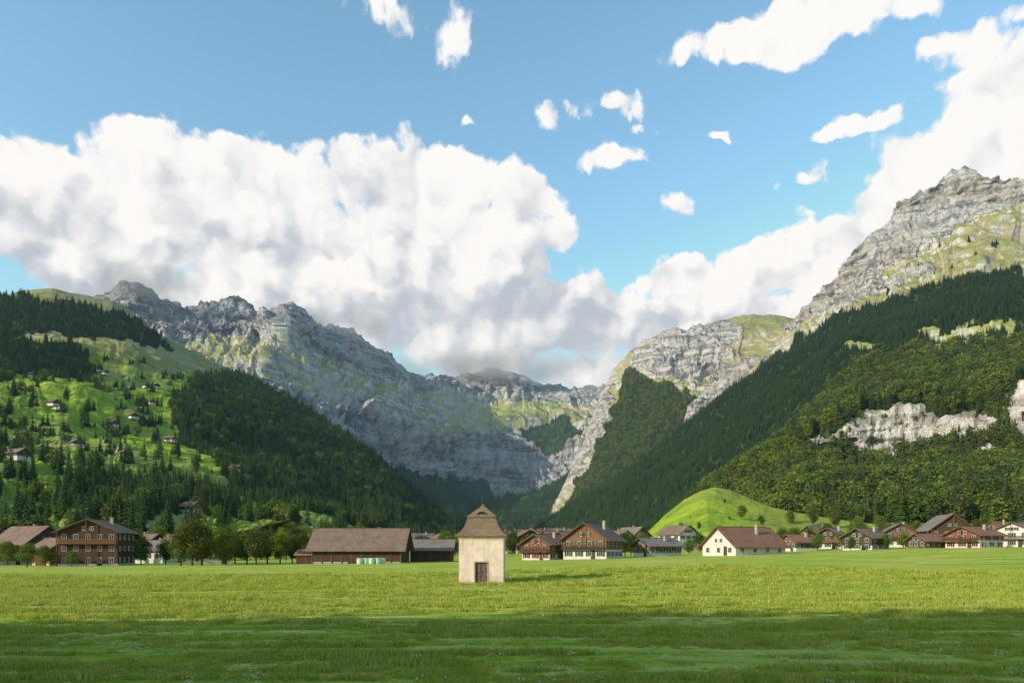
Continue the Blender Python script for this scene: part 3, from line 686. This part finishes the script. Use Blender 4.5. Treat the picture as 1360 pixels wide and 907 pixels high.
H('chalet',1294,180,8.5,11,3.4,2.0,-62,lower='white',upper='wood_m',roof='tile_rd',shut='shutter_r',balc=True,low_h=2.)
H('chalet',1352,200,10,12,4.6,2.4,-50,lower='white',upper='white',roof='tile_gr')
H('wooden_shed',1232,184,5,8,2.2,1.5,-70,lower='wood_m',upper='wood_d',roof='tile_rd',st=1,balc=False,chim=False)
H('chalet',1420,190,10,12,4.6,2.4,-55,lower='white',upper='wood_m',roof='tile_gr')
rr=random.Random(5)
roofs=['tile_br','tile_gr','tile_rd','tile_br'];ups=['wood_m','wood_d','wood_d','wood_m','white']
for i,(px,dep) in enumerate([(655,250),(672,300),(690,330),(700,380),(712,430),(722,350),(735,300),(745,400),(680,460),(760,280),(820,240),(840,260),(800,330),(640,330),(1085,290),(1215,290),(1325,270),(900,235),(700,250),(590,260),(90,300),(150,280),(50,270),(320,260),(780,250),(1380,240),(665,390),(690,520),(720,520),(740,500),(705,460),(668,520),(758,350),(775,400),(655,440),(715,600),(700,620),(735,590),(685,580),(760,460),(790,300),(815,290),(560,300),(610,300)]):
    H('chalet',px,dep,7+rr.random()*3,8+rr.random()*3,4.2+rr.random()*2,2.2+rr.random(),rr.choice([-15,-60,30,-80,-40,10]),lower='white',upper=rr.choice(ups),roof=rr.choice(roofs),st=2,balc=rr.random()<.6,low_h=rr.choice([1.2,2.2]))
for px,py in[(128,493),(138,497),(195,513),(207,516),(200,538),(245,668),(262,674),(272,672),(252,690),(42,500),(384,708),(310,640),(110,690),(225,592),(150,565),(70,545),(80,548),(30,580),(165,610),(100,600),(175,560),(20,640)]:
    p=on_patch('forested_hill',px,py);house('mountain_hut',p.x,p.y,9.5,11,4.0,3.0,rr.uniform(40,80),lower='white',upper=rr.choice(['wood_m','wood_d']),roof=rr.choice(['tile_br','tile_gr']),st=1,low_h=1.7,balc=False,z=p.z+1.0)
for i,(px,dep) in enumerate([(478,136),(486,136.5),(494,136),(502,136.4),(508,137),(490,138)]):
    b=MB();R=.62;prof=[(0,0),(R-.1,0),(R-.02,.03),(R,.1),(R+.02,.6),(R,1.1),(R-.02,1.17),(R-.1,1.2),(0,1.2)];n=20
    for (ra,za),(rb,zb) in zip(prof[:-1],prof[1:]):
        for j in range(n):
            t0,t1=2*math.pi*j/n,2*math.pi*(j+1)/n
            b.add([(ra*math.cos(t0),ra*math.sin(t0),za),(ra*math.cos(t1),ra*math.sin(t1),za),(rb*math.cos(t1),rb*math.sin(t1),zb),(rb*math.cos(t0),rb*math.sin(t0),zb)],[(0,1,2,3)])
    o=b.obj('wrapped_bale',[M['wrap']],smooth=True);x=vx(px,dep);o.location=(x,dep,float(G(x,dep))-.02)
def clone(src,x,y,s,rz,z=None):
    o=bpy.data.objects.new(src.name.split('.')[0],src.data);o.location=(x,y,float(G(x,y)) if z is None else z);o.scale=(s,s,s*rr.uniform(.9,1.15));o.rotation_euler=(0,0,rz);return link(o)
for px,dep,s,t in[(240,140,.62,1),(268,142,.66,3),(283,175,.7,0),(312,155,.62,2),(328,148,.5,1),(355,150,.55,0),(388,155,.5,2),(402,165,.55,0),(415,170,.6,1),(36,140,.42,3),(187,150,.5,2),(178,158,.6,1),(75,200,.7,0),(10,160,.5,1),(520,190,.6,0),(560,185,.6,2),(600,190,.55,1),(655,190,.4,3),(830,180,.5,2),(838,190,.55,0),(915,190,.35,1),(1075,205,.5,0),(1120,200,.42,1),(1165,205,.5,2),(1200,190,.35,3),(1235,215,.5,0),(1315,190,.42,1),(1335,210,.5,2),(775,200,.6,0),(740,210,.6,1),(700,200,.5,2),(680,230,.6,0),(640,220,.5,1),(450,220,.8,2),(430,230,.8,0),(380,210,.8,1),(340,220,.8,2),(300,210,.8,0),(210,230,.8,1),(120,230,.8,2),(590,230,.7,3),(620,250,.7,1),(1175,182,.35,1),(1130,178,.3,2),(1275,240,.7,0),(1215,245,.7,1),(1100,250,.7,2),(1055,250,.6,3),(1350,230,.6,0),(1086,190,.35,1),(1180,235,.7,0),(1300,230,.7,2),(1140,240,.7,1),(850,200,.5,1),(930,215,.5,0),(1040,210,.5,2),(60,150,.4,1),(220,160,.5,0),(300,142,.5,1),(95,142,.28,3)]:
    clone(protoD[t],vx(px,dep),dep,s,rr.random()*6)
for px,dep,s,t in[(100,175,.5,1),(110,190,.45,2),(1195,225,.5,0),(1210,240,.5,1),(1150,240,.45,2),(860,230,.4,0),(670,260,.45,3),(60,230,.6,1),(25,220,.6,2)]:
    clone(protoC[t],vx(px,dep),dep,s,rr.random()*6)
for px,py,s,t in[(985,690,.7,3),(962,668,.22,2),(905,712,.5,1),(1010,700,.5,0),(930,705,.3,2),(1050,695,.7,1),(1080,698,.8,0),(1110,700,.8,2),(968,690,.2,1),(1140,704,.8,1),(1170,706,.8,3)]:
    p=on_patch('meadow_knoll',px,py);clone(protoD[t],p.x,p.y,s,1+px,p.z-.2)
# tree belt standing behind and to the left of the photographer
for i in range(24):
    t=i/23;x=-80+62*t+rr.uniform(-1,1);y=-9+5*t+rr.uniform(-1.,1.)
    clone(protoD[i%4],x,y,1.48+.20*math.sin(i*1.7)+.1*rr.random()+.12*t,rr.random()*6)
for i in range(24):  # second row, out of view, added to block light leaking through the first
    t=i/23;x=-92+66*t+rr.uniform(-1,1);y=-20+4*t+rr.uniform(-1.5,1.5)
    clone(protoD[(i+1)%4],x,y,1.6+.2*math.sin(i*2.1),rr.random()*6)
# ---------------------------------------------------------------- light, sky, camera
EL=math.radians(20.5);TH=math.radians(56)
sd=Vector((math.sin(TH)*math.cos(EL),math.cos(TH)*math.cos(EL),-math.sin(EL)))
sl=bpy.data.lights.new('sun','SUN');sl.energy=5.0;sl.angle=math.radians(.5);sl.color=(1.,.93,.78)
so=bpy.data.objects.new('sun',sl);so.rotation_euler=sd.to_track_quat('-Z','Y').to_euler();link(so)
m=bpy.data.materials.new('air_haze');m.use_nodes=True;T=NT(m.node_tree)
vs=T.n('ShaderNodeVolumeScatter');vs.inputs['Color'].default_value=(.58,.80,1,1);vs.inputs['Density'].default_value=2.6e-5;vs.inputs['Anisotropy'].default_value=0.
out=T.n('ShaderNodeOutputMaterial');T.l(vs.outputs[0],out.inputs['Volume'])
b=MB();b.box(-13000,13000,-1500,12500,-300,1300);b.obj('air_haze',[m])
w=bpy.data.worlds.new('World');SC.world=w;w.use_nodes=True;T=NT(w.node_tree);T.dim='2D'
sky=T.n('ShaderNodeTexSky',_sky_type='NISHITA');sky.sun_disc=False;sky.sun_elevation=EL;sky.sun_rotation=math.radians(180)+TH
sky.air_density=1.0;sky.dust_density=.8;sky.ozone_density=1.2
tc=T.n('ShaderNodeTexCoord');sp=T.n('ShaderNodeSeparateXYZ');T.l(tc.outputs['Generated'],sp.inputs[0])
az=T.math('ARCTAN2',sp.outputs[0],sp.outputs[1])
hyp=T.math('SQRT',T.math('ADD',T.math('MULTIPLY',sp.outputs[0],sp.outputs[0]),T.math('MULTIPLY',sp.outputs[1],sp.outputs[1])))
el=T.math('ARCTAN2',sp.outputs[2],hyp)
cb=T.n('ShaderNodeCombineXYZ');T.l(az,cb.inputs[0]);T.l(el,cb.inputs[1]);AE=cb.outputs[0]
def ae(px,py):
    u=(px-CX)/F;v=(HY-py)/F;return math.atan(u),math.atan(v/math.sqrt(1+u*u))
blobs=[(30,240,90,65,1),(110,275,110,70,1),(190,212,80,45,1),(160,300,150,85,1),(330,240,115,55,1),(320,320,180,85,1),(480,240,90,56,1),(470,335,170,85,1),(585,250,80,60,1),(600,340,140,75,1),(690,262,52,50,1),(690,320,70,55,1),
 (140,352,130,36,1),(360,400,230,55,1),(560,425,220,60,1),(700,410,130,60,1),(650,470,110,50,1),(790,440,110,50,1),(760,495,90,35,1),(0,180,60,20,.3),(200,385,120,32,.9),
 (905,365,55,22,.7),(970,385,95,42,1),(1045,350,95,46,1),(1130,315,90,50,1),(900,425,90,35,1),(1180,255,90,50,1),(1250,205,95,58,1),(1315,148,85,66,1),(1380,105,75,54,1),(1340,210,110,60,1),(1480,150,150,90,1),(1000,425,140,45,1),
 (745,155,40,17,.40),(800,150,46,19,.45),(812,212,50,19,.6),(850,172,28,9,.3),(902,272,26,15,.4),(955,186,16,6,.35),(1022,248,26,11,.42),(1075,240,36,15,.45),(1105,183,22,9,.3),(1185,152,58,13,.32),(1080,290,46,13,.32),(630,168,20,8,.3),
 (990,50,105,32,.6),(1085,28,120,44,.75),(925,68,40,15,.4),(1190,12,80,20,.4),(1320,45,75,18,.2),(550,28,55,20,.1)]
blobs+=[(-300,250,250,90,1),(-700,350,300,90,.9),(1800,200,250,90,.9)]
wn=T.n('ShaderNodeTexNoise',_noise_dimensions='2D');T.l(AE,wn.inputs['Vector']);wn.inputs['Scale'].default_value=14;wn.inputs['Detail'].default_value=4
wv=T.vm('SCALE',T.vm('SUBTRACT',wn.outputs['Color'],(.5,.5,.5)),sc=.06)
VW=T.vm('MULTIPLY',T.vm('ADD',AE,wv),(1,1,0))
cur=None
for (x,y,rx,ry,wt) in blobs:
    a0,e0=ae(x,y);a1,_=ae(x+rx,y);a2,_=ae(x-rx,y);_,e1=ae(x,y-ry);_,e2=ae(x,y+ry)
    ra=abs(a1-a2)/2*1.10;re=abs(e1-e2)/2*1.10
    d=T.vm('MULTIPLY',T.vm('SUBTRACT',VW,(a0,e0,0)),(1/ra,1/re,0))
    v=T.math('MULTIPLY_ADD',T.vm('DOT_PRODUCT',d,d),-wt,wt)
    cur=v if cur is None else T.math('SMOOTH_MAX',cur,v,.12)
cur=T.math('MAXIMUM',cur,-1.5)
w2=T.n('ShaderNodeTexNoise',_noise_dimensions='2D');T.l(AE,w2.inputs['Vector']);w2.inputs['Scale'].default_value=22;w2.inputs['Detail'].default_value=5
AW=T.vm('ADD',AE,T.vm('SCALE',T.vm('SUBTRACT',w2.outputs['Color'],(.5,.5,.5)),sc=.045))
def billow(V):
    a=T.noise(V,6,3,.5,0.)
    vo=T.n('ShaderNodeTexVoronoi',_voronoi_dimensions='2D',_feature='SMOOTH_F1');T.l(V,vo.inputs['Vector']);vo.inputs['Scale'].default_value=13;vo.inputs['Smoothness'].default_value=.6;vo.inputs['Detail'].default_value=2.;vo.inputs['Roughness'].default_value=.5
    return T.math('ADD',T.math('MULTIPLY',a,2.2),T.math('MULTIPLY',T.math('SUBTRACT',.5,vo.outputs['Distance']),1.5))
h0=billow(AW);h1=billow(T.vm('ADD',AW,(-.014,.022,0)))
fineN=T.noise(AE,42,7,.62,.2)
D=T.math('ADD',T.math('MULTIPLY',cur,1.5),T.math('SUBTRACT',h0,.74))
D=T.math('ADD',D,T.math('MULTIPLY',T.math('SUBTRACT',fineN,.5),1.1))
soft=T.ss(el,.15,.42,1.2,.5)
alpha=T.ss(D,-.08,soft)
grad=T.math('SUBTRACT',h0,h1)
right=T.ss(az,.10,.4)
und=T.ss(T.math('ADD',el,T.math('MULTIPLY',T.math('SUBTRACT',h0,.85),.12)),.27,.48)
lowf=T.noise(AE,4.5,4,.5)
br=T.math('MULTIPLY_ADD',grad,.60,.38)
br=T.math('ADD',br,T.math('MULTIPLY',T.math('SUBTRACT',lowf,.5),1.1))
br=T.math('ADD',br,T.math('MULTIPLY',und,.50))
br=T.math('ADD',br,T.math('MULTIPLY',T.math('SUBTRACT',fineN,.5),.18))
edge=T.ss(D,1.0,.1,0,.18);br=T.math('ADD',br,edge)
br=T.math('ADD',br,T.math('MULTIPLY',right,.26))
br=T.ss(br,-.15,1.05)
cc=T.mix(br,(.50,.55,.62),(1.0,.98,.96))
sat=T.mix(1.,sky.outputs[0],(1.75,2.2,2.05),'MULTIPLY')
# keep the glow around the low sun from whitening out
sat=T.mix(1.,sat,(5.,5.5,6.5),'DARKEN')
bg=T.n('ShaderNodeBackground');T.l(sat,bg.inputs[0]);bg.inputs[1].default_value=.14
bc=T.n('ShaderNodeBackground');T.l(cc,bc.inputs[0]);bc.inputs[1].default_value=1.
mx=T.n('ShaderNodeMixShader');T.l(alpha,mx.inputs[0]);T.l(bg.outputs[0],mx.inputs[1]);T.l(bc.outputs[0],mx.inputs[2])
out=T.n('ShaderNodeOutputWorld');T.l(mx.outputs[0],out.inputs[0])
# real low clouds hanging on the far summits
def cloud_mat(seed,cx,cy,cz,rx,ry,rz,dens):
    m=bpy.data.materials.new('low_cloud_vapour');m.use_nodes=True;T=NT(m.node_tree)
    g=T.n('ShaderNodeNewGeometry');P=g.outputs['Position']
    q=T.vm('MULTIPLY',T.vm('SUBTRACT',P,(cx,cy,cz)),(1/rx,1/ry,1/rz));r2=T.vm('DOT_PRODUCT',q,q)
    n=T.noise(T.vm('ADD',P,(seed*1000,0,0)),.0035,5,.55)
    f=T.math('ADD',T.math('SUBTRACT',1.,r2),T.math('MULTIPLY',T.math('SUBTRACT',n,.52),3.0))
    dn=T.math('MULTIPLY',T.ss(f,.0,1.2),dens)
    v=T.n('ShaderNodeVolumeScatter');v.inputs['Color'].default_value=(1,1,1,1);T.l(dn,v.inputs['Density']);v.inputs['Anisotropy'].default_value=-.55
    o=T.n('ShaderNodeOutputMaterial');T.l(v.outputs[0],o.inputs['Volume']);return m
def low_cloud(px,py,dep,rx,ry,rz,dens,seed):
    cx,cy,cz=vx(px,dep),dep,CH+(HY-py)/F*dep
    b=MB();nu,nv=20,12;vs=[];fs=[]
    for i in range(nv+1):
        for j in range(nu):
            th=math.pi*i/nv;ph=2*math.pi*j/nu;vs.append((cx+rx*math.sin(th)*math.cos(ph),cy+ry*math.sin(th)*math.sin(ph),cz+rz*math.cos(th)))
    for i in range(nv):
        for j in range(nu): fs.append((i*nu+j,(i+1)*nu+j,(i+1)*nu+(j+1)%nu,i*nu+(j+1)%nu))
    b.add(vs,fs);b.obj('low_cloud',[cloud_mat(seed,cx,cy,cz,rx,ry,rz,dens)],smooth=True)
low_cloud(190,376,4250,380,260,110,.004,1)
low_cloud(445,428,5000,520,300,150,.004,2)
low_cloud(660,486,7000,1300,400,200,.0035,3)
cam=bpy.data.cameras.new('camera');cam.lens=24;cam.sensor_width=36;cam.clip_end=60000;cam.clip_start=.1
cam.shift_y=(HY-453.5)/1360
co=bpy.data.objects.new('camera',cam);co.location=(0,0,CH);co.rotation_euler=(math.radians(90),0,0);link(co);SC.camera=co
SC.view_settings.view_transform='Standard';SC.view_settings.look='None';SC.view_settings.exposure=0
